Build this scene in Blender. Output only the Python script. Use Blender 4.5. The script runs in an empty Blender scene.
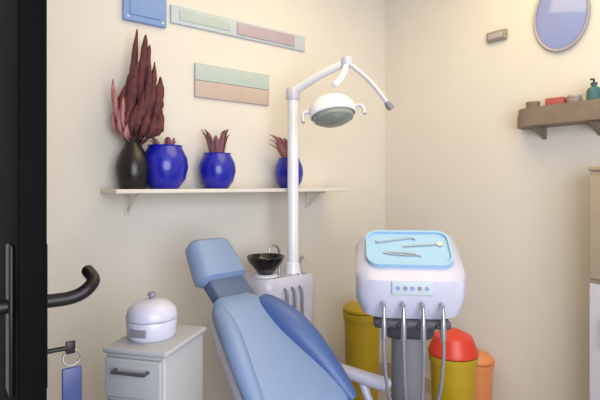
import bpy, bmesh, math, random
from mathutils import Vector, Matrix
random.seed(7)
R = math.radians
SC = bpy.context.scene
COL = SC.collection
# ------------------------------------------------------------------ camera
CAM_H, FPX, HY = 1.30, 480.0, 185.0
cd = bpy.data.cameras.new('camera'); cam = bpy.data.objects.new('camera', cd); COL.objects.link(cam)
cam.location = (0, 0, CAM_H); cam.rotation_euler = (R(90), 0, 0)
cd.sensor_width = 36; cd.lens = FPX / 600 * 36; cd.shift_y = -(200 - HY) / 600; cd.clip_start = .02
SC.camera = cam
# ------------------------------------------------------------------ colour management
vs = SC.view_settings
SC.display_settings.display_device = 'sRGB'
vs.view_transform = 'Standard'; vs.look = 'None'; vs.gamma = 1; vs.use_curve_mapping = False
vs.exposure = 0.0
# ------------------------------------------------------------------ world and lights
w = bpy.data.worlds.new('world'); SC.world = w; w.use_nodes = True
w.node_tree.nodes['Background'].inputs[0].default_value = (.80, .86, 1, 1)
w.node_tree.nodes['Background'].inputs[1].default_value = .25
def area(name, loc, target, size, power, col, size_y=None):
    l = bpy.data.lights.new(name, 'AREA'); l.energy = power; l.color = col; l.size = size
    if size_y: l.shape = 'RECTANGLE'; l.size_y = size_y
    o = bpy.data.objects.new(name, l); COL.objects.link(o); o.location = loc
    o.rotation_euler = (Vector(target) - Vector(loc)).to_track_quat('-Z', 'Y').to_euler()
    return o
area('ceiling_lamp_light', (.55, 1.75, 2.66), (.55, 1.75, 0), 1.3, 19, (1, .77, .35), 1.3)
area('cool_fill_behind_camera', (.75, -.75, 1.45), (-.15, 2.3, 1.1), 1.9, 84, (.87, .91, 1), 1.9)  # added cool fill standing for daylight; no window is built behind the camera
# ------------------------------------------------------------------ materials
def mat(name, col, rough=.5, metal=0., noise=0., scale=20., bump=0., coat=0., col2=None):
    m = bpy.data.materials.new(name); m.use_nodes = True
    nt = m.node_tree; b = nt.nodes['Principled BSDF']
    c = tuple(x / 255 for x in col)
    lin = lambda q: tuple(((x / 12.92) if x <= .04045 else ((x + .055) / 1.055) ** 2.4) for x in q)
    c = lin(c)
    b.inputs['Roughness'].default_value = rough; b.inputs['Metallic'].default_value = metal
    b.inputs['Coat Weight'].default_value = coat
    b.inputs['Base Color'].default_value = (*c, 1)
    if noise or bump or col2:
        tc = nt.nodes.new('ShaderNodeTexCoord'); n = nt.nodes.new('ShaderNodeTexNoise')
        n.inputs['Scale'].default_value = scale; n.inputs['Detail'].default_value = 4
        nt.links.new(tc.outputs['Object'], n.inputs['Vector'])
        r = nt.nodes.new('ShaderNodeValToRGB')
        d = lin(tuple(x / 255 for x in col2)) if col2 else tuple(x * (1 - noise) for x in c)
        r.color_ramp.elements[0].position = .3; r.color_ramp.elements[1].position = .7
        r.color_ramp.elements[0].color = (*d, 1); r.color_ramp.elements[1].color = (*c, 1)
        nt.links.new(n.outputs['Fac'], r.inputs['Fac']); nt.links.new(r.outputs['Color'], b.inputs['Base Color'])
        if bump:
            bp = nt.nodes.new('ShaderNodeBump'); bp.inputs['Strength'].default_value = bump; bp.inputs['Distance'].default_value = .004
            nt.links.new(n.outputs['Fac'], bp.inputs['Height']); nt.links.new(bp.outputs['Normal'], b.inputs['Normal'])
    return m
M = dict(
    wall=mat('cream_wall_paint', (219, 214, 206), .65, noise=.03, scale=6, bump=.05),
    ceil=mat('ceiling_paint', (236, 230, 220), .8, noise=.02, scale=5),
    floor=mat('grey_floor_tile', (176, 172, 172), .35, noise=.12, scale=5),
    skirting=mat('skirting_paint', (190, 178, 160), .5, noise=.05),
    door=mat('black_door_laminate', (8, 8, 9), .6, noise=.3, scale=30),
    dmetal=mat('dark_handle_metal', (40, 38, 38), .35, .7, noise=.1),
    navy=mat('navy_tag_plastic', (50, 62, 110), .4, noise=.1),
    steel=mat('brushed_steel', (186, 188, 194), .3, .9, noise=.08, scale=60),
    white=mat('white_enamel', (232, 233, 240), .3, noise=.02, coat=.3),
    lav=mat('lavender_white_enamel', (194, 194, 212), .35, noise=.03, coat=.2),
    greyp=mat('grey_plastic', (128, 128, 136), .45, noise=.06),
    dgrey=mat('dark_grey_plastic', (72, 72, 80), .5, noise=.1),
    black=mat('black_glass', (14, 14, 18), .12, noise=.2, coat=.4),
    blackc=mat('black_ceramic', (24, 20, 26), .3, noise=.25),
    chair=mat('light_blue_upholstery', (122, 145, 184), .42, noise=.06, scale=90, bump=.1),
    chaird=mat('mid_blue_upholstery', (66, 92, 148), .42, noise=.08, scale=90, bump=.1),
    neck=mat('slate_blue_plastic', (78, 96, 132), .45, noise=.08),
    mat_blue=mat('pale_blue_silicone', (150, 190, 220), .5, noise=.04),
    royal=mat('royal_blue_glaze', (22, 28, 168), .3, noise=.15, scale=12, coat=.3),
    maroon=mat('maroon_dried_grass', (104, 50, 54), .8, col2=(70, 36, 44), scale=30),
    maroon2=mat('dusty_maroon_leaf', (142, 96, 104), .7, col2=(112, 70, 84), scale=30),
    rose=mat('rose_leaf', (186, 128, 128), .7, col2=(150, 96, 100), scale=30),
    soil=mat('potting_soil', (58, 44, 38), .9, noise=.4, scale=60, bump=.6),
    skyb=mat('sky_blue_plaque', (122, 152, 204), .5, noise=.06),
    paleb=mat('pale_blue_sign', (186, 198, 206), .5, noise=.05),
    mauve=mat('mauve_sign', (176, 162, 172), .5, noise=.06),
    teal=mat('pale_teal_sign', (178, 192, 188), .5, noise=.05),
    rosy=mat('rosy_beige_sign', (190, 172, 162), .5, noise=.05),
    yellow=mat('yellow_bin_plastic', (184, 154, 26), .4, noise=.06),
    red=mat('red_bin_plastic', (214, 62, 40), .4, noise=.06),
    orange=mat('orange_bin_plastic', (222, 140, 84), .45, noise=.06),
    cabgrey=mat('grey_trolley_paint', (170, 171, 174), .4, noise=.04),
    brown=mat('taupe_shelf_wood', (136, 120, 106), .55, noise=.2, scale=14),
    mirror=mat('mirror_painted_reflection', (142, 154, 206), .12, noise=.03, coat=.5),  # reflected ceiling tone painted in as a lavender base colour
    frame=mat('grey_mirror_frame', (170, 164, 164), .4, noise=.05),
    tealb=mat('deep_teal_plastic', (60, 104, 108), .4, noise=.08),
    redb=mat('dusty_red_card', (172, 84, 78), .6, noise=.08),
    cream=mat('cream_plastic', (214, 206, 194), .4, noise=.03),
    sensor=mat('taupe_plastic', (150, 138, 128), .5, noise=.06),
    tan=mat('tan_cabinet_laminate', (168, 154, 132), .5, noise=.08, scale=9),
    palegrey=mat('pale_grey_laminate', (196, 196, 204), .45, noise=.03),
    glass=mat('lamp_reflector', (150, 158, 150), .2, .3, noise=.05),
)
M['door'].node_tree.nodes['Principled BSDF'].inputs['Specular IOR Level'].default_value = .04
# ------------------------------------------------------------------ mesh helpers
def P(px, py, d): return Vector(((px - 300) / FPX * d, d, CAM_H - (py - HY) / FPX * d))
def finish(name, bm, m, parent=None, smooth=True):
    bmesh.ops.recalc_face_normals(bm, faces=bm.faces)
    me = bpy.data.meshes.new(name); bm.to_mesh(me); bm.free()
    me.materials.append(m)
    if smooth:
        for p in me.polygons: p.use_smooth = True
        me.set_sharp_from_angle(angle=R(38))
    o = bpy.data.objects.new(name, me); COL.objects.link(o)
    if parent: o.parent = parent
    return o
def box(bm, c, s, bev=0, mtx=None, seg=3):
    r = bmesh.ops.create_cube(bm, size=1); vv = r['verts']
    for v in vv: v.co = Vector((v.co.x * s[0], v.co.y * s[1], v.co.z * s[2]))
    if bev:
        es = {e for v in vv for e in v.link_edges}
        q = bmesh.ops.bevel(bm, geom=list(es), offset=bev, segments=seg, profile=.5, affect='EDGES')
        vv = list({v for f in q['faces'] for v in f.verts} | {v for v in vv if v.is_valid})
    T = Matrix.Translation(Vector(c)) @ (mtx or Matrix())
    for v in vv: v.co = T @ v.co
    return vv
def tube(bm, pts, rad, n=12, cap=True):
    pts = [Vector(p) for p in pts]; rr = rad if isinstance(rad, (list, tuple)) else [rad] * len(pts)
    rings = []; prev = None
    for i, p in enumerate(pts):
        t = (pts[min(i + 1, len(pts) - 1)] - pts[max(i - 1, 0)]).normalized()
        if prev is None:
            a = t.orthogonal().normalized()
        else:
            a = (prev - t * prev.dot(t)).normalized()
        prev = a; b = t.cross(a)
        rings.append([bm.verts.new(p + (a * math.cos(k * 2 * math.pi / n) + b * math.sin(k * 2 * math.pi / n)) * rr[i]) for k in range(n)])
    for A, B in zip(rings, rings[1:]):
        for k in range(n): bm.faces.new((A[k], A[(k + 1) % n], B[(k + 1) % n], B[k]))
    if cap:
        bm.faces.new(rings[0]); bm.faces.new(rings[-1])
def smooth_path(pts, k=6):
    pts = [Vector(p) for p in pts]; out = []
    for i in range(len(pts) - 1):
        p0, p1, p2, p3 = pts[max(i - 1, 0)], pts[i], pts[i + 1], pts[min(i + 2, len(pts) - 1)]
        for j in range(k):
            t = j / k
            out.append(.5 * ((2 * p1) + (p2 - p0) * t + (2 * p0 - 5 * p1 + 4 * p2 - p3) * t * t + (3 * p1 - p0 - 3 * p2 + p3) * t ** 3))
    out.append(pts[-1]); return out
def lathe(bm, prof, c=(0, 0, 0), n=36, sx=1, sy=1, mtx=None):
    rings = []; c = Vector(c); mtx = mtx or Matrix()
    for r, z in prof:
        if r < 1e-5: rings.append([bm.verts.new(c + mtx @ Vector((0, 0, z)))])
        else: rings.append([bm.verts.new(c + mtx @ Vector((r * sx * math.cos(k * 2 * math.pi / n), r * sy * math.sin(k * 2 * math.pi / n), z))) for k in range(n)])
    for A, B in zip(rings, rings[1:]):
        for k in range(n):
            q = (k + 1) % n
            if len(A) == 1 and len(B) == 1: continue
            if len(A) == 1: bm.faces.new((A[0], B[k], B[q]))
            elif len(B) == 1: bm.faces.new((A[k], A[q], B[0]))
            else: bm.faces.new((A[k], A[q], B[q], B[k]))
def loft(bm, secs, cap=True):
    rings = [[bm.verts.new(Vector(p)) for p in s] for s in secs]
    for A, B in zip(rings, rings[1:]):
        n = len(A)
        for k in range(n): bm.faces.new((A[k], A[(k + 1) % n], B[(k + 1) % n], B[k]))
    if cap: bm.faces.new(rings[0]); bm.faces.new(rings[-1])
def rrect(w, h, r, n=5):                     # rounded rectangle outline, counter-clockwise
    o = []
    for cx, cy, a0 in ((w / 2 - r, h / 2 - r, 0), (-w / 2 + r, h / 2 - r, 90), (-w / 2 + r, -h / 2 + r, 180), (w / 2 - r, -h / 2 + r, 270)):
        for k in range(n + 1):
            a = R(a0 + 90 * k / n); o.append((cx + r * math.cos(a), cy + r * math.sin(a)))
    return o
def thing(name, label, cat, loc=(0, 0, 0), rz=0, group=None):
    o = bpy.data.objects.new(name, None); COL.objects.link(o); o.empty_display_size = .05
    o.location = loc; o.rotation_euler = (0, 0, rz); return tag(o, label, cat, group)
def tag(o, label, cat, group=None):
    o['label'] = label; o['category'] = cat
    if group: o['group'] = group
    return o
def put(o, loc, rz=0): o.location = loc; o.rotation_euler = (0, 0, rz); return o
def struct(o): o['kind'] = 'structure'; return o
def B(): return bmesh.new()
# ------------------------------------------------------------------ room frame: two walls meeting in the corner
C0 = Vector((.584, 3.30, 0))
XL = Vector((.790, .613, 0)); NL = Vector((.613, -.790, 0))     # left wall: picture-right direction, and normal into the room
XR = Vector((.613, -.790, 0)); NR = Vector((-.790, -.613, 0))
RL, RR = math.atan2(.613, .790), math.atan2(-.790, .613)
def wl(px, py, off=0):                       # point on the left wall (off metres in front of it) seen at a photo position
    k = (px - 300) / FPX; c = C0 + NL * off
    s = (c.x - k * c.y) / (k * XL.y - XL.x); q = c + XL * s
    q.z = CAM_H - (py - HY) / FPX * q.y; return q
def wr(px, py, off=0):
    k = (px - 300) / FPX; c = C0 + NR * off
    s = (c.x - k * c.y) / (k * XR.y - XR.x); q = c + XR * s
    q.z = CAM_H - (py - HY) / FPX * q.y; return q
def room(u, v, z=0): q = C0 - XL * u + XR * v; return Vector((q.x, q.y, z))
UU, VV, HH, TH = 4.1, 4.0, 2.7, .12
def slab(name, u0, u1, v0, v1, z0, z1, m):
    bm = B(); vs_ = [bm.verts.new(room(u, v, z)) for z in (z0, z1) for u, v in ((u0, v0), (u1, v0), (u1, v1), (u0, v1))]
    for f in ((0, 1, 2, 3), (4, 5, 6, 7), (0, 1, 5, 4), (1, 2, 6, 5), (2, 3, 7, 6), (3, 0, 4, 7)): bm.faces.new([vs_[i] for i in f])
    return struct(finish(name, bm, m, smooth=False))
slab('floor', -TH, UU + TH, -TH, VV + TH, -TH, 0, M['floor'])
slab('ceiling', -TH, UU + TH, -TH, VV + TH, HH, HH + TH, M['ceil'])
slab('wall_left', -TH, UU + TH, -TH, 0, 0, HH, M['wall'])
slab('wall_right', -TH, 0, 0, VV + TH, 0, HH, M['wall'])
slab('wall_rear', UU, UU + TH, 0, VV, 0, HH, M['wall'])
slab('wall_near', 0, UU, VV, VV + TH, 0, HH, M['wall'])
slab('wall_partition', 2.30, 2.40, 0, .60, 0, HH, M['wall'])
slab('baseboard_left', .012, 2.30, 0, .012, 0, .09, M['skirting'])
slab('baseboard_right', 0, .012, 0, VV, 0, .09, M['skirting'])
# ------------------------------------------------------------------ black door standing open at the left edge
he = Vector((-.897, 1.375, 0)); fe = Vector((-.412, .740, 0)); dl = (he - fe).length
e = (he - fe).normalized(); hn = Vector((e.y, -e.x, 0))        # hn: normal of the far face
if hn.y < 0: hn = -hn
drz = math.atan2(-e.y, -e.x)                                     # local +X runs from hinge to free edge
bm = B(); box(bm, (-dl / 2, 0, 1.03), (dl, .04, 2.05), .003)
door = struct(finish('door_1', bm, M['door'])); put(door, fe, drz)
yo = 1 if Vector((-math.sin(drz), math.cos(drz), 0)).dot(hn) > 0 else -1
for sgn in (yo, -yo):
    bm = B(); box(bm, (-.060, sgn * .0235, 1.085), (.045, .008, .24), .003); finish('handle_plate', bm, M['dmetal'], door)
    bm = B(); tube(bm, smooth_path([(-.060, sgn * .024, 1.105), (-.060, sgn * .060, 1.105), (-.060, sgn * .082, 1.110), (-.063, sgn * .098, 1.120), (-.078, sgn * .108, 1.130), (-.125, sgn * .110, 1.138)], 6), .0115); finish('lever', bm, M['dmetal'], door)
for z in (.25, 1.03, 1.8):
    bm = B(); tube(bm, [(-dl + .004, -.026, z - .05), (-dl + .004, -.026, z + .05)], .008); finish('hinge', bm, M['dmetal'], door)
bm = B(); slab('trim_1', 2.28, 2.42, .60, .625, 0, 2.1, M['door'])
k = thing('key_ring', 'dark key with blue tag hanging in the lock of the black door', 'keys', fe, drz)
bm = B(); tube(bm, [(-.060, yo * .0275, 1.02), (-.060, yo * .062, 1.02)], .004); box(bm, (-.060, yo * .066, 1.02), (.004, .016, .022), .002); finish('key', bm, M['dmetal'], k)
bm = B(); tube(bm, [(-.060 + .0, yo * .068 + .014 * math.sin(a * math.pi / 8), 1.002 + .014 * math.cos(a * math.pi / 8)) for a in range(17)], .0018, 8); finish('ring', bm, M['steel'], k)
bm = B(); box(bm, (-.058, yo * .068, .955), (.006, .032, .062), .0025); finish('tag', bm, M['navy'], k)
# ------------------------------------------------------------------ left wall: signs
def wall_box(name, m, wallf, rz, x0, x1, y0, y1, th, bev=.004):
    a, b = wallf(x0, y0), wallf(x1, y0)
    return a, b
def panel(name, m, wf, rz, xa, xb, ya, yb, th, parent=None, off=0, bev=.003):
    """a plate on a wall covering a photo rectangle whose left edge is ya..yb"""
    a, b = wf(xa, ya, 0), wf(xb, ya, 0); z1, z0 = a.z, wf(xa, yb, 0).z
    L = (Vector((b.x, b.y, 0)) - Vector((a.x, a.y, 0))).length
    return a, L, z0, z1
def plate(bm, L, x, z0, z1, y0, y1, bev): box(bm, (x, -(y0 + y1) / 2, (z0 + z1) / 2), (L, y1 - y0, z1 - z0), bev)
a, L, z0, z1 = panel('', None, wl, RL, 122, 165, -16, 20, .02)
t = thing('wall_plaque', 'sky blue square plaque at the top of the left wall above the maroon plumes', 'plaque', (a.x, a.y, z0), RL)
bm = B(); plate(bm, L, L / 2, 0, z1 - z0, .001, .022, .004); finish('backing_board', bm, M['skyb'], t)
bm = B(); box(bm, (L / 2, -.025, (z1 - z0) / 2), (L * .72, .006, (z1 - z0) * .66), .002); finish('face_panel', bm, M['skyb'], t)
for sx in (.1, .9):
    for sz in (.1, .9): bm = B(); lathe(bm, [(0, .006), (.006, .004), (.007, 0)], (L * sx, -.022, (z1 - z0) * sz), 12, mtx=Matrix.Rotation(R(90), 4, 'X')); finish('screw_cap', bm, M['steel'], t)
# long narrow sign: seen in perspective it slopes down towards the corner
a = wl(170, 5); b = wl(304, 25); z1 = a.z; z0 = wl(170, 23).z; L = (Vector((b.x, b.y)) - Vector((a.x, a.y))).length
t = thing('wall_sign', 'long narrow pale blue and mauve sign high on the left wall', 'sign', (a.x, a.y, z0), RL)
bm = B(); plate(bm, L, L / 2, 0, z1 - z0, .001, .014, .003); finish('sign_board', bm, M['paleb'], t)
bm = B(); plate(bm, L * .46, L * .67, .012, z1 - z0 - .012, .0145, .02, .002); finish('mauve_panel', bm, M['mauve'], t)
bm = B(); plate(bm, L * .34, L * .22, .02, z1 - z0 - .02, .0145, .018, .002); finish('blue_panel', bm, M['teal'], t)
a = wl(194, 63); b = wl(268, 70); z1 = a.z; z0 = wl(194, 97).z; L = (Vector((b.x, b.y)) - Vector((a.x, a.y))).length; h = z1 - z0
t = thing('notice_sign', 'small two-tone notice, pale teal above rosy beige, below the long wall sign', 'sign', (a.x, a.y, z0), RL)
bm = B(); plate(bm, L, L / 2, h * .5, h, .001, .016, .003); finish('upper_panel', bm, M['teal'], t)
bm = B(); plate(bm, L, L / 2, 0, h * .497, .001, .014, .003); finish('lower_panel', bm, M['rosy'], t)
# ------------------------------------------------------------------ eye-level shelf with pots
a = wl(100, 188); b = wl(322, 188); zs = 1.282; L = (Vector((b.x, b.y)) - Vector((a.x, a.y))).length
sh = thing('wall_shelf', 'thin cream floating shelf on the left wall carrying the blue pots', 'shelf', (a.x, a.y, zs), RL)
bm = B(); box(bm, (L / 2, -.118, -.009), (L, .234, .018), .003); finish('shelf_board', bm, M['wall'], sh)
for x in (.12, L - .12):
    bm = B(); tube(bm, smooth_path([(x, -.006, -.10), (x, -.03, -.095), (x, -.12, -.03), (x, -.17, -.0235)], 5), .005, 8); box(bm, (x, -.005, -.075), (.022, .008, .09), .002); finish('bracket', bm, M['cream'], sh)
def pot_prof(r, h):
    return [(0, 0), (r * .55, 0), (r * .62, h * .03), (r * .88, h * .22), (r, h * .5), (r * .95, h * .72), (r * .78, h * .90), (r * .72, h * .97), (r * .76, h), (r * .70, h * 1.0), (r * .66, h * .95), (r * .7, h * .88), (0, h * .86)]
def pot(px, r, h, label, leafm, nleaf, leafh, spread, lean=0, v=.117):
    q = wl(px, 185, v)
    t = thing('potted_plant', label, 'potted plant', (q.x, q.y, zs), RL, 'plants in blue pots on the wall shelf')
    bm = B(); lathe(bm, pot_prof(r, h)); finish('pot', bm, M['royal'], t)
    bm = B(); lathe(bm, [(r * .69, h * .80), (r * .5, h * .9), (0, h * .92)], n=24); finish('soil', bm, M['soil'], t)
    bm = B()
    for i in range(nleaf):
        a_ = i * 2.4; f = random.uniform(.6, 1); s = spread * random.uniform(.4, 1)
        d = Vector((math.cos(a_) * s + lean, math.sin(a_) * s * .6 + .0, 0)); hh = leafh * f
        b0 = Vector((math.cos(a_) * r * .35, math.sin(a_) * r * .35, h * .86))
        leaf(bm, [b0, b0 + d * .3 + Vector((0, 0, hh * .45)), b0 + d * .7 + Vector((0, 0, hh * .85)), b0 + d * 1.15 + Vector((0, 0, hh))], .017 * f)
    finish('leaves', bm, leafm, t)
    return t
def leaf(bm, pts, wd):
    pts = smooth_path(pts, 4); n = len(pts); side = Vector((-(pts[-1] - pts[0]).y, (pts[-1] - pts[0]).x, 0))
    side = side.normalized() if side.length > 1e-4 else Vector((1, 0, 0))
    secs = []
    for i, p in enumerate(pts):
        k_ = i / (n - 1); ww = wd * max(.08, math.sin(math.pi * min(1, .12 + .88 * k_)) ** .8)
        up = side.cross((pts[min(i + 1, n - 1)] - pts[max(i - 1, 0)]).normalized())
        secs.append([p + side * ww - up * ww * .25, p + up * .0018, p - side * ww - up * ww * .25, p - up * .0018])
    loft(bm, secs)
q = wl(133, 185, .115)
t = thing('dried_arrangement', 'tall spray of dark maroon dried plumes in a black vase on the shelf', 'dried flowers', (q.x, q.y, zs), RL)
bm = B(); lathe(bm, [(0, 0), (.05, 0), (.056, .005), (.072, .06), (.074, .10), (.06, .15), (.04, .185), (.034, .205), (.040, .22), (.034, .22), (.028, .205), (.034, .18), (.0, .17)]); finish('vase', bm, M['blackc'], t)
def plume(bm, base, top, bend, rad, n=10):
    mid = (base + top) / 2 + bend; path = smooth_path([base, base.lerp(mid, .6), mid, mid.lerp(top, .6) + bend * .1, top], 5)
    rr = []
    for i in range(len(path)):
        k_ = i / (len(path) - 1)
        rr.append(.0022 if k_ < .25 else max(.0015, rad * math.sin(math.pi * (k_ - .25) / .75 * .94 + .06) * random.uniform(.8, 1.15)))
    tube(bm, path, rr, n)
bm = B()
for i in range(46):
    a_ = i * 2.399; s = math.sqrt((i + .5) / 46)
    base = Vector((.018 * math.cos(a_) * s, .018 * math.sin(a_) * s, .175))
    top = Vector((.05 + .085 * math.cos(a_) * s, .06 * math.sin(a_) * s, random.uniform(.44, .68) - .16 * s))
    if i < 5: top = Vector((.045 + .03 * math.cos(a_), .02 * math.sin(a_), random.uniform(.64, .72)))
    plume(bm, base, top, Vector((.045 * math.cos(a_) * s, .04 * math.sin(a_) * s, 0)), random.uniform(.014, .023))
finish('plumes', bm, M['maroon'], t)
bm = B()
for i in range(9):
    a_ = R(150 + i * 24); base = Vector((0, 0, .18)); top = Vector((-.035 + .05 * math.cos(a_), .05 * math.sin(a_), random.uniform(.28, .48)))
    plume(bm, base, top, Vector((-.03, .02 * math.sin(a_), 0)), .010)
finish('rose_plumes', bm, M['rose'], t)
t0 = pot(165, .105, .20, 'large royal blue round pot on the shelf beside the black vase of plumes', M['maroon2'], 7, .08, .04, -.01)
pot(217, .093, .175, 'royal blue pot with short dusty maroon leaves, middle of the three blue pots', M['maroon2'], 16, .15, .05)
pot(289, .080, .165, 'royal blue pot with rosy leaves on the shelf behind the white lamp post', M['rose'], 16, .15, .06, -.035)
# ------------------------------------------------------------------ dental chair (local +X from head to foot)
AX = Vector((.735, -.678, 0)); ARZ = math.atan2(AX.y, AX.x)
H = P(214, 262, 2.0)
ch = thing('dental_chair', 'reclined light blue dental chair with its headrest near the spittoon', 'dental chair', (H.x, H.y, 0), ARZ)
ha = H.z                                             # headrest centre height
TILT = R(40)
dirv = Vector((math.cos(TILT), 0, -math.sin(TILT))); upv = Vector((math.sin(TILT), 0, math.cos(TILT)))
yo_ = Vector((0, -.03, 0))
def cushion(bm, o, length, w0, w1, th0, th1, r=.05, n=10, d=dirv, up=upv, crown=.012):
    secs = []
    for i in range(n + 1):
        k_ = i / n; endf = math.sqrt(max(0, 1 - (2 * k_ - 1) ** 8)); 
        ww = (w0 + (w1 - w0) * k_) * (.78 + .22 * endf); tt = (th0 + (th1 - th0) * k_) * (.45 + .55 * endf)
        sec = []
        for (y, z) in rrect(ww, tt, min(r, tt * .45), 5):
            sec.append(o + d * (length * k_) + Vector((0, y, 0)) + up * (z + (crown * (1 - (2 * y / ww) ** 2) if z > 0 else 0)))
        secs.append(sec)
    loft(bm, secs)
hc = Vector((0, 0, ha))
HT = R(52); hd = Vector((math.cos(HT), 0, -math.sin(HT))); hu = Vector((math.sin(HT), 0, math.cos(HT)))
bm = B(); cushion(bm, hc - hd * .10, .20, .20, .25, .09, .09, .04, d=hd, up=hu); finish('headrest', bm, M['chair'], ch)
bm = B(); tube(bm, [hc + hd * .04 - hu * .055, hc + dirv * .14 - upv * .05, hc + dirv * .24 - upv * .05], .022)
box(bm, hc + dirv * .15 - upv * .015, (.16, .18, .055), .012, Matrix.Rotation(TILT, 4, 'Y')); finish('neck_bracket', bm, M['neck'], ch)
bm = B(); cushion(bm, hc + dirv * .195 + yo_, .57, .215, .42, .09, .11, .05, n=16); finish('backrest', bm, M['chair'], ch)
for s in (1, -1):
    bm = B()
    pth = smooth_path([hc + dirv * k_ + yo_ + Vector((0, s * y, 0)) + upv * u_ for k_, y, u_ in ((.25, .10, .02), (.36, .13, .04), (.52, .17, .045), (.74, .205, .03))], 5)
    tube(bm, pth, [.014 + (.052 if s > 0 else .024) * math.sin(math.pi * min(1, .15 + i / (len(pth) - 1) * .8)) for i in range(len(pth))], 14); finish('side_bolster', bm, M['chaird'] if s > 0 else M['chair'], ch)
bm = B(); cushion(bm, hc + dirv * .19 - upv * .075 + yo_, .54, .17, .37, .05, .05, .02); finish('back_shell', bm, M['lav'], ch)
sb = hc + dirv * .76
so = Vector((sb.x - .02, 0, sb.z - .03)); fx = Vector((1, 0, 0)); fz = Vector((0, 0, 1))
bm = B(); cushion(bm, so, .52, .44, .46, .12, .11, .05, d=fx, up=fz); finish('seat', bm, M['chaird'], ch)
bm = B(); cushion(bm, so + Vector((.51, 0, -.01)), .46, .48, .40, .10, .08, .04, d=Vector((.96, 0, -.28)), up=Vector((.28, 0, .96))); finish('leg_rest', bm, M['chaird'], ch)
bm = B(); box(bm, so + Vector((.26, 0, -.10)), (.50, .36, .08), .02); finish('seat_frame', bm, M['lav'], ch)
for s in (1, -1):
    ar = B(); x0 = so.x + (-.07 if s > 0 else .08)
    tube(ar, smooth_path([(x0 + .1, s * .25, so.z - .06), (x0 + .09, s * .30, so.z - .02), (x0 + .06, s * .31, so.z + .03), (x0 + .04, s * .31, so.z + .075)], 5), .017); a_o = finish('armrest', ar, M['lav'], ch)
    ar = B(); box(ar, (x0 + .03, s * .31, so.z + .092), (.26, .062, .042), .018); finish('arm_pad', ar, M['lav'], a_o)
bm = B(); box(bm, (so.x + .25, 0, .22), (.26, .24, max(.1, so.z - .36)), .04); finish('lift_column', bm, M['lav'], ch)
bm = B(); box(bm, (so.x + .22, 0, .045), (.72, .42, .09), .035); finish('base', bm, M['lav'], ch)
# ------------------------------------------------------------------ spittoon unit, aligned to the left wall
S = P(277, 273, 2.45)
sp = thing('spittoon_unit', 'lavender white dental spittoon unit between blue chair and left wall', 'spittoon', (S.x, S.y, 0), RL)
zt = S.z
bm = B(); secs = []
for z, w_, d_ in ((0, .26, .23), (.04, .27, .24), (.10, .25, .22), (zt * .55, .28, .23), (zt - .24, .34, .26), (zt - .05, .35, .27), (zt - .012, .34, .26), (zt, .32, .24)):
    secs.append([(x, y, z) for x, y in rrect(w_, d_, .07, 6)])
loft(bm, secs); finish('body', bm, M['lav'], sp)
bm = B(); bc = (-.105, -.055, zt)
lathe(bm, [(0, .012), (.03, .0), (.036, .012), (.05, .035), (.085, .075), (.095, .10), (.090, .104), (.080, .078), (.045, .042), (0, .035)], bc, 40); finish('bowl', bm, M['black'], sp)
bm = B(); lathe(bm, [(.045, 0), (.06, .004), (.05, .014), (.034, .016), (.034, 0)], bc, 32); finish('bowl_collar', bm, M['white'], sp)
bm = B(); tube(bm, smooth_path([(.0, -.02, zt - .01), (.0, -.02, zt + .11), (-.03, -.03, zt + .145), (-.07, -.045, zt + .145), (-.078, -.047, zt + .12)], 6), .006); finish('water_spout', bm, M['steel'], sp)
bm = B(); tube(bm, smooth_path([(.085, -.085, zt - .01), (.085, -.085, zt + .07), (.085, -.105, zt + .092), (.085, -.118, zt + .078)], 6), .006)
lathe(bm, [(.03, 0), (.03, .006), (.0, .007)], (.085, -.085, zt - .002), 20); finish('cup_filler', bm, M['steel'], sp)
for i, x in enumerate((-.05, -.005, .04)):
    bm = B(); tube(bm, smooth_path([(x, -.128, zt - .05), (x, -.155, zt - .07), (x, -.16, zt - .16), (x + .012, -.145, zt - .34), (x + .02, -.112, zt - .45)], 6), .007, 10)
    finish('suction_hose', bm, M['greyp'], sp)
# ------------------------------------------------------------------ operating lamp on its post
pb = P(293, 273, 2.45); pu = pb.z + .001
lt = thing('dental_light', 'white dental operating lamp on a tall post rising from the spittoon', 'dental lamp', (pb.x, pb.y, 0), 0)
zp = P(293, 96, 2.45).z
bm = B(); tube(bm, [(0, 0, pu), (0, 0, pu + .05), (0, 0, pu + .055), (0, 0, zp)], [.042, .038, .029, .027], 24); finish('post', bm, M['white'], lt)
def rel(px, py, d): q = P(px, py, d); return Vector((q.x - pb.x, q.y - pb.y, q.z))
J = rel(347, 62, 2.3); K = rel(334, 90, 2.22)
bm = B(); lathe(bm, [(0, -.02), (.034, -.02), (.036, -.012), (.036, .03), (.03, .04), (0, .042)], (0, 0, zp), 24); finish('post_joint', bm, M['lav'], lt)
bm = B(); tube(bm, [(0, 0, zp + .02), (J.x * .5, J.y * .5, (zp + .02 + J.z) / 2 + .01), J], [.022, .02, .018], 16); finish('swing_arm', bm, M['white'], lt)
bm = B(); lathe(bm, [(0, -.026), (.026, -.022), (.03, 0), (.026, .022), (0, .026)], J, 20); finish('elbow', bm, M['lav'], lt)
bm = B(); tube(bm, smooth_path([J, J.lerp(K, .5) + Vector((.01, 0, 0)), K + Vector((0, 0, .02))], 5), .015, 14); finish('drop_arm', bm, M['white'], lt)
G = rel(389, 105, 2.2)
bm = B(); tube(bm, smooth_path([J, J.lerp(G, .5) + Vector((.008, 0, .012)), G + Vector((-.008, 0, .01)), G + Vector((.004, 0, -.01))], 6), .011, 12); ho = finish('guide_arm', bm, M['lav'], lt)
bm = B(); tube(bm, [G + Vector((-.012, 0, .014)), G + Vector((0, 0, -.002)), G + Vector((.012, 0, -.02))], [.012, .018, .014], 14); finish('grip', bm, M['greyp'], ho)
hm = Matrix.Rotation(R(-8), 4, 'Y') @ Matrix.Rotation(R(-22), 4, 'X')
hcen = rel(332, 109, 2.2)
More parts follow.
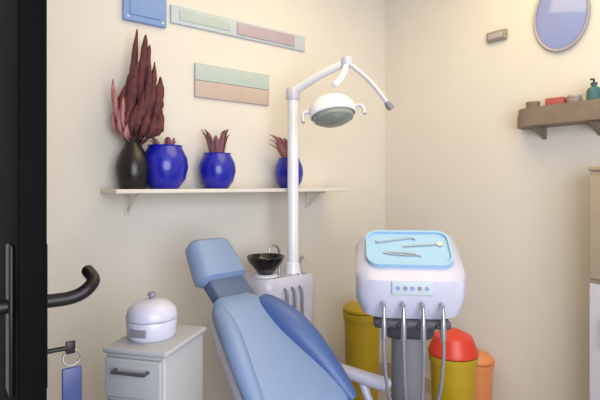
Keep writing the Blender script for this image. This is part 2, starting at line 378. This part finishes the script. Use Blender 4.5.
bm = B(); lathe(bm, [(0, .065), (.05, .06), (.085, .04), (.105, .01), (.108, -.03), (.10, -.036), (.098, -.02), (0, -.018)], hcen, 40, 1.0, .75, hm); finish('lamp_head', bm, M['white'], lt)
bm = B(); lathe(bm, [(.0975, -.021), (.09, -.055), (.06, -.072), (0, -.078)], hcen, 40, 1.0, .75, hm); finish('lens', bm, M['glass'], lt)
for s in (1, -1):
    bm = B(); tube(bm, smooth_path([hcen + hm @ Vector((s * .10, 0, 0)), hcen + hm @ Vector((s * .135, -.01, -.01)), hcen + hm @ Vector((s * .14, -.02, -.06))], 5), .009, 10); finish('handle', bm, M['lav'], lt)
# ------------------------------------------------------------------ delivery cart
D = P(408, 272, 1.90)
dr = R(-6)
dc = thing('delivery_cart', 'dental delivery cart with pale blue tray and lavender instrument console', 'dental cart', (D.x, D.y, 0), dr)
W = .41
# side profile (y back, z up): rounded front face leaning back, sloping tray top
z_ = D.z
prof = [(-.11, z_ - .155), (-.135, z_ - .10), (-.135, z_ - .01), (-.105, z_ + .02), (.09, z_ + .155), (.125, z_ + .15), (.13, z_ + .12), (.10, z_ - .11), (.06, z_ - .155)]
bm = B(); secs = []
NS = 16
for i in range(NS + 1):
    k_ = -1 + 2 * i / NS; x = W / 2 * k_; f = (1 - abs(k_) ** 5) ** .5 * .42 + .58
    cy, cz = 0, z_
    secs.append([(x, cy + (y - cy) * f, cz + (z - cz) * f) for y, z in prof])
loft(bm, secs); con = finish('console', bm, M['lav'], dc)
tn = Vector((0, -.135, .195)).normalized(); td = Vector((0, .195, .135)).normalized()
tm = Matrix(((1, 0, 0), (0, td.y, tn.y), (0, td.z, tn.z))).to_4x4()
tc = Vector((0, -.007, z_ + .0875)) + tn * .004
bm = B(); o_ = rrect(.33, .20, .05, 6); i_ = rrect(.31, .18, .042, 6)
loft(bm, [[tc + tm @ Vector((x, y, -.004)) for x, y in o_], [tc + tm @ Vector((x, y, .014)) for x, y in o_], [tc + tm @ Vector((x, y, .014)) for x, y in i_], [tc + tm @ Vector((x, y, .005)) for x, y in i_]])
finish('tray_mat', bm, M['mat_blue'], dc)
bm = B(); box(bm, (0, -.139, z_ - .035), (.15, .006, .05), .002); cp = finish('control_panel', bm, M['paleb'], dc)
for i in range(5):
    bm = B(); lathe(bm, [(.008, 0), (.007, .003), (0, .0035)], (-.052 + i * .026, -.1425, z_ - .035), 12, mtx=Matrix.Rotation(R(90), 4, 'X')); finish('button', bm, M['greyp'] if i % 2 else M['skyb'], cp)
bm = B(); box(bm, (0, -.10, z_ - .172), (.28, .075, .03), .01)
for i in range(4): box(bm, (-.105 + i * .07, -.142, z_ - .172), (.04, .03, .012), .004)
finish('holder_rail', bm, M['dgrey'], dc)
bm = B(); box(bm, (0, -.01, z_ - .20), (.19, .14, .10), .03); finish('swivel_housing', bm, M['dgrey'], dc)
bm = B(); tube(bm, [(0, 0, .09), (0, 0, .45), (0, 0, .451), (0, 0, z_ - .23)], [.075, .075, .065, .065], 24); finish('column', bm, M['greyp'], dc)
bm = B(); box(bm, (0, 0, .095), (.40, .34, .04), .018); finish('foot_plate', bm, M['greyp'], dc)
for sx in (-1, 1):
    for sy in (-1, 1):
        bm = B(); lathe(bm, [(0, -.012), (.03, -.012), (.035, 0), (.03, .012), (0, .012)], (sx * .16, sy * .13, .035), 18, mtx=Matrix.Rotation(R(90), 4, 'Y')); tube(bm, [(sx * .16, sy * .13, .04), (sx * .16, sy * .13, .078)], .009, 8); finish('caster', bm, M['dgrey'], dc)
names = ['leftmost of the four handpieces hanging under the delivery cart console', 'second handpiece from the left under the delivery cart console', 'third handpiece from the left under the delivery cart console', 'rightmost of the four handpieces hanging under the delivery cart console']
rot = Matrix.Rotation(dr, 3, 'Z')
for i in range(4):
    base = Vector((D.x, D.y, 0)) + rot @ Vector((-.105 + i * .07, -.166, 0))
    t = thing('dental_handpiece', names[i], 'handpiece', (base.x, base.y, z_ - .16), dr, 'handpieces on the delivery cart')
    bm = B(); tube(bm, [(0, .0, -.055), (0, 0, -.01), (0, 0, .02), (0, .004, .05), (0, .012, .066)], [.010, .0105, .008, .006, .006], 14); finish('body', bm, M['steel'], t)
    bm = B(); tube(bm, [(0, -.001, .066), (0, .022, .070)], [.007, .007], 12); finish('head', bm, M['steel'], t)
    bm = B(); zz = z_ - .16; tube(bm, smooth_path([(0, 0, -.05), (0, -.008, -.11), (-.01 * (i - 1.5), -.006, -.25), (-.035 * (i - 1.5), .03, -.36), (-.045 * (i - 1.5), .10, -.33)], 6), .0065, 10); finish('hose', bm, M['greyp'], t)
# instruments lying on the tray
def on_tray(x, y, lift=.0085): q = tc + tm @ Vector((x, y, lift)); q = rot @ q; return Vector((q.x + D.x, q.y + D.y, q.z))
trot = (Matrix.Rotation(dr, 4, 'Z') @ tm).to_euler()
def instr(name, label, cat, x, y, build, spin):
    o = build(); o.location = on_tray(x, y); o.rotation_euler = (Matrix.Rotation(dr, 4, 'Z') @ tm @ Matrix.Rotation(spin, 4, 'Z')).to_euler(); tag(o, label, cat, 'hand instruments on the tray'); return o
def probe():
    bm = B(); tube(bm, smooth_path([(-.075, .01, 0), (-.072, 0, 0), (-.055, 0, 0), (-.04, 0, 0), (.04, 0, 0), (.055, 0, 0), (.072, -.004, 0), (.078, -.014, 0)], 4), .0030, 8); return finish('dental_probe', bm, M['steel'])
def dmirror():
    bm = B(); tube(bm, [(-.07, 0, 0), (.045, 0, 0), (.062, 0, .001)], [.0032, .0030, .0018], 8); lathe(bm, [(0, -.002), (.011, -.002), (.012, 0), (.011, .002), (0, .002)], (.073, 0, .001), 18); return finish('mouth_mirror', bm, M['steel'])
def tweez():
    bm = B()
    for s in (1, -1): tube(bm, smooth_path([(-.07, 0, 0), (-.03, s * .006, 0), (.03, s * .006, 0), (.06, s * .001, 0), (.072, s * .001 - .008, 0)], 4), .0026, 8)
    return finish('dental_tweezers', bm, M['steel'])
instr('p', 'thin steel dental probe lying on the pale blue tray', 'instrument', -.05, .045, probe, R(12))
instr('m', 'round-headed steel mouth mirror lying on the pale blue tray', 'instrument', .05, .015, dmirror, R(6))
instr('t', 'steel tweezers lying at the front of the pale blue tray', 'instrument', -.03, -.035, tweez, R(-5))
# ------------------------------------------------------------------ bins
def bin_body(bm, r, h):
    lathe(bm, [(0, .0), (r * .80, 0), (r * .84, .012), (r * .97, h * .93), (r * 1.03, h * .93), (r * 1.04, h), (r * .95, h), (r * .90, h * .9), (r * .78, .03), (0, .02)], n=40)
def make_bin(name, label, px, d, ytop, r, bodym, lidm, tilt, rz=0, lidh=.05):
    q = P(px, ytop, d); h = q.z - lidh
    t = thing(name, label, 'bin', (q.x, q.y, 0), rz, 'pedal bins by the corner')
    bm = B(); bin_body(bm, r, h); finish('body', bm, bodym, t)
    bm = B(); T = Matrix.Translation((-r, 0, h + .003)) @ Matrix.Rotation(tilt, 4, 'Y') @ Matrix.Translation((r, 0, 0))
    lathe(bm, [(r * 1.03, 0), (r * 1.06, .004), (r * 1.05, .016), (r * .8, lidh * .75), (r * .3, lidh), (0, lidh), ], n=40)
    lathe(bm, [(r * 1.03, 0), (0, .002)], n=40)
    bmesh.ops.remove_doubles(bm, verts=bm.verts, dist=1e-5)
    for v in bm.verts: v.co = T @ v.co
    finish('lid', bm, lidm, t)
    bm = B(); box(bm, (0, -r * .86 - .05, .03), (.09, .08, .016), .006); finish('pedal', bm, M['dgrey'], t)
    return t
make_bin('pedal_bin', 'all yellow bin behind the delivery cart near the corner', 362, 2.75, 302, .105, M['yellow'], M['yellow'], 0, .2)
make_bin('pedal_bin', 'yellow bin with a red lid beside the delivery cart', 453, 2.35, 330, .112, M['yellow'], M['red'], R(0), .5, .115)
make_bin('pedal_bin', 'small orange bin against the right wall behind the red-lidded bin', 477, 2.62, 352, .085, M['orange'], M['orange'], 0, -.9)
# ------------------------------------------------------------------ trolley with steriliser
T0 = P(158, 336, 1.45)
trz = R(-14)
tr = thing('trolley', 'grey metal trolley with drawers left of the blue dental chair', 'trolley', (T0.x, T0.y, 0), trz)
tw, tdp, th_ = .185, .24, T0.z
bm = B(); box(bm, (0, 0, .08 + (th_ - .095) / 2), (tw, tdp, th_ - .095), .008); finish('carcass', bm, M['cabgrey'], tr)
bm = B(); box(bm, (0, 0, th_ - .008), (tw + .016, tdp + .016, .016), .006); finish('top', bm, M['cabgrey'], tr)
for i, (z0, z1) in enumerate(((.70, .805), (.40, .685), (.10, .385))):
    z0, z1 = z0 * th_ / .83, z1 * th_ / .83
    bm = B(); box(bm, (0, -tdp / 2 - .008, (z0 + z1) / 2), (tw - .012, .014, z1 - z0), .004); dd = finish('drawer', bm, M['dgrey'] if i == 1 else M['cabgrey'], tr)
    bm = B(); tube(bm, [(-.05, -tdp / 2 - .015, z1 - .03), (-.05, -tdp / 2 - .035, z1 - .03), (.05, -tdp / 2 - .035, z1 - .03), (.05, -tdp / 2 - .015, z1 - .03)], .005, 8); finish('handle', bm, M['dgrey'], dd)
for sx in (-1, 1):
    for sy in (-1, 1):
        bm = B(); lathe(bm, [(0, -.012), (.028, -.012), (.032, 0), (.028, .012), (0, .012)], (sx * .068, sy * .09, .032), 18, mtx=Matrix.Rotation(R(90), 4, 'Y')); tube(bm, [(sx * .068, sy * .09, .04), (sx * .068, sy * .09, .084)], .008, 8); finish('caster', bm, M['dgrey'], tr)
q = P(152, 336, 1.45)
st = thing('steriliser', 'white domed tabletop steriliser standing on the grey trolley', 'steriliser', (q.x, q.y, th_), trz)
bm = B(); lathe(bm, [(0, 0), (.066, 0), (.072, .008), (.074, .05), (.072, .055), (0, .055)], n=40); finish('base', bm, M['lav'], st)
bm = B(); lathe(bm, [(.074, .057), (.076, .062), (.070, .085), (.050, .104), (.02, .113), (0, .114)], n=40); finish('dome_lid', bm, M['lav'], st)
bm = B(); lathe(bm, [(.008, .112), (.008, .12), (.013, .124), (.011, .132), (0, .134)], n=20); finish('knob', bm, M['greyp'], st)
bm = B(); box(bm, (0, -.073, .028), (.05, .008, .022), .003); finish('control_panel', bm, M['greyp'], st)
# ------------------------------------------------------------------ right wall: mirror, shelf and its contents
a = wr(536, 20); b = wr(590, 20); cx = (a + b) / 2; L = (a - b).length; zb = wr(562, 52).z; ztop = 2.32
mi = thing('wall_mirror', 'oval mirror with a painted lavender reflection and thin grey frame high on the right wall', 'mirror', (cx.x, cx.y, zb), RR)
hz = (ztop - zb) / 2; my = Matrix.Rotation(R(90), 4, 'X')
bm = B(); lathe(bm, [(.94, .0), (1, .001), (1.0, .018), (.97, .022), (.93, .018), (.93, .006)], n=72)
for v in bm.verts: v.co = Vector((v.co.x * L / 2, -v.co.z, hz + v.co.y * hz))
finish('frame', bm, M['frame'], mi)
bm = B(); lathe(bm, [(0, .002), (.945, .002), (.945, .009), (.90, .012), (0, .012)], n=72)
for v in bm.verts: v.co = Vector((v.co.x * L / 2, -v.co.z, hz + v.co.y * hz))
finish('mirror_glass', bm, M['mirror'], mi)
# shelf
a = wr(522, 118, 0); bb = wr(625, 118, 0); L = (a - bb).length; zsh = wr(560, 112, .08).z
ms = thing('mirror_shelf', 'taupe wooden wall shelf with raised rim under the oval mirror', 'shelf', (a.x, a.y, zsh), RR)
bm = B(); out = [(0, 0), (L, 0), (L, -.15)] + [(.12 - .11 * math.sin(R(k)) , -.04 - .11 * math.cos(R(k))) for k in (0, 22, 45, 67, 90)]
loft(bm, [[(x, y - .001, -.06) for x, y in out], [(x, y - .001, 0) for x, y in out]]); finish('shelf_board', bm, M['brown'], ms)
bm = B(); pts = [(L - .004, -.146)] + [(.12 - .106 * math.sin(R(k)), -.04 - .106 * math.cos(R(k))) for k in (0, 22, 45, 67, 90)] + [(.014, -.006)]
ins = [(L - .004, -.136)] + [(.12 - .096 * math.sin(R(k)), -.04 - .096 * math.cos(R(k))) for k in (0, 22, 45, 67, 90)] + [(.024, -.006)]
rim = pts + ins[::-1]; loft(bm, [[(x, y, .0005) for x, y in rim], [(x, y, .03) for x, y in rim]]); finish('rim', bm, M['brown'], ms)
for x in (.12, L - .1):
    bm = B(); loft(bm, [[(x + dx, -.002, -.061), (x + dx, -.12, -.061), (x + dx, -.10, -.075), (x + dx, -.03, -.095), (x + dx, -.002, -.12)] for dx in (-.01, .01)]); finish('bracket', bm, M['brown'], ms)
def shelf_item(x, y=-.075): q = Vector((a.x, a.y, zsh)) + XR * x - NR * y * 1.0 * -1 * -1; return q
def at_shelf(x, y): q = Vector((a.x, a.y, zsh)) + XR * x + NR * (-y); return q
def sx_of(px, off): # distance along the shelf seen at a photo column
    q = wr(px, 100, off); return (Vector((q.x, q.y)) - Vector((a.x, a.y))).dot(Vector((XR.x, XR.y))) 
bm = B(); box(bm, (0, 0, .035), (.085, .05, .07), .005); o = finish('carton', bm, M['redb']); put(o, at_shelf(sx_of(556, .08), -.08), RR + .1); tag(o, 'small dusty red carton in the middle of the mirror shelf', 'box')
t = thing('bottle', 'deep teal pump bottle at the right end of the mirror shelf', 'bottle', at_shelf(sx_of(594, .08), -.08), RR)
bm = B(); lathe(bm, [(0, 0), (.026, 0), (.03, .004), (.031, .075), (.024, .092), (.012, .098), (.012, .106), (0, .106)], n=28); finish('body', bm, M['tealb'], t)
bm = B(); lathe(bm, [(0, .106), (.014, .106), (.014, .116), (.005, .118), (.005, .128), (0, .128)], n=20); tube(bm, smooth_path([(0, 0, .128), (0, -.01, .131), (0, -.032, .127)], 4), .005, 8); finish('pump', bm, M['dgrey'], t)
t = thing('cup', 'brown cup at the rounded left end of the mirror shelf', 'cup', at_shelf(sx_of(533, .07), -.07), RR)
bm = B(); lathe(bm, [(0, 0), (.028, 0), (.034, .066), (.031, .066), (.026, .006), (0, .006)], n=28); finish('cup_body', bm, M['brown'], t)
t = thing('jar', 'taupe jar with lid between the red carton and the teal bottle', 'jar', at_shelf(sx_of(576, .07), -.085), RR)
bm = B(); lathe(bm, [(0, 0), (.03, 0), (.033, .005), (.033, .05), (.028, .056), (0, .056)], n=28); finish('body', bm, M['sensor'], t)
bm = B(); lathe(bm, [(.03, .0565), (.031, .058), (.031, .068), (.028, .071), (0, .071)], n=28); finish('lid', bm, M['frame'], t)
# small wall box
q = wr(498, 36)
wb = thing('wall_bracket', 'small taupe wall-mounted dispenser box left of the oval mirror', 'dispenser', (q.x, q.y, q.z - .03), RR)
bm = B(); box(bm, (0, -.012, .028), (.115, .022, .056), .006); finish('housing', bm, M['sensor'], wb)
bm = B(); box(bm, (0, -.026, .026), (.085, .008, .030), .003); finish('cover', bm, M['frame'], wb)
# ------------------------------------------------------------------ cabinet at the right edge
s0 = wr(589, 300, .24); ss = (Vector((s0.x, s0.y)) - Vector((C0.x, C0.y))).dot(Vector((XR.x, XR.y)))
cq = C0 + XR * ss
zc = 1.36
cb = thing('storage_cabinet', 'tall tan cabinet with pale grey lower door at the right edge', 'cabinet', (cq.x, cq.y, 0), RR)
bm = B(); box(bm, (.25, -.122, zc / 2), (.50, .22, zc), .004); finish('carcass', bm, M['tan'], cb)
bm = B(); box(bm, (.25, -.122, zc + .011), (.512, .236, .02), .005); finish('top', bm, M['tan'], cb)
bm = B(); box(bm, (.25, -.242, .46), (.49, .018, .84), .004); d1 = finish('door', bm, M['palegrey'], cb)
bm = B(); tube(bm, [(.07, -.252, .62), (.07, -.275, .62), (.07, -.275, .74), (.07, -.252, .74)], .005, 8); finish('handle', bm, M['steel'], d1)
bm = B(); box(bm, (.25, -.242, 1.12), (.49, .018, .44), .004); d2 = finish('drawer', bm, M['tan'], cb)
bm = B(); tube(bm, [(.19, -.252, 1.12), (.19, -.275, 1.12), (.31, -.275, 1.12), (.31, -.252, 1.12)], .005, 8); finish('handle', bm, M['steel'], d2)
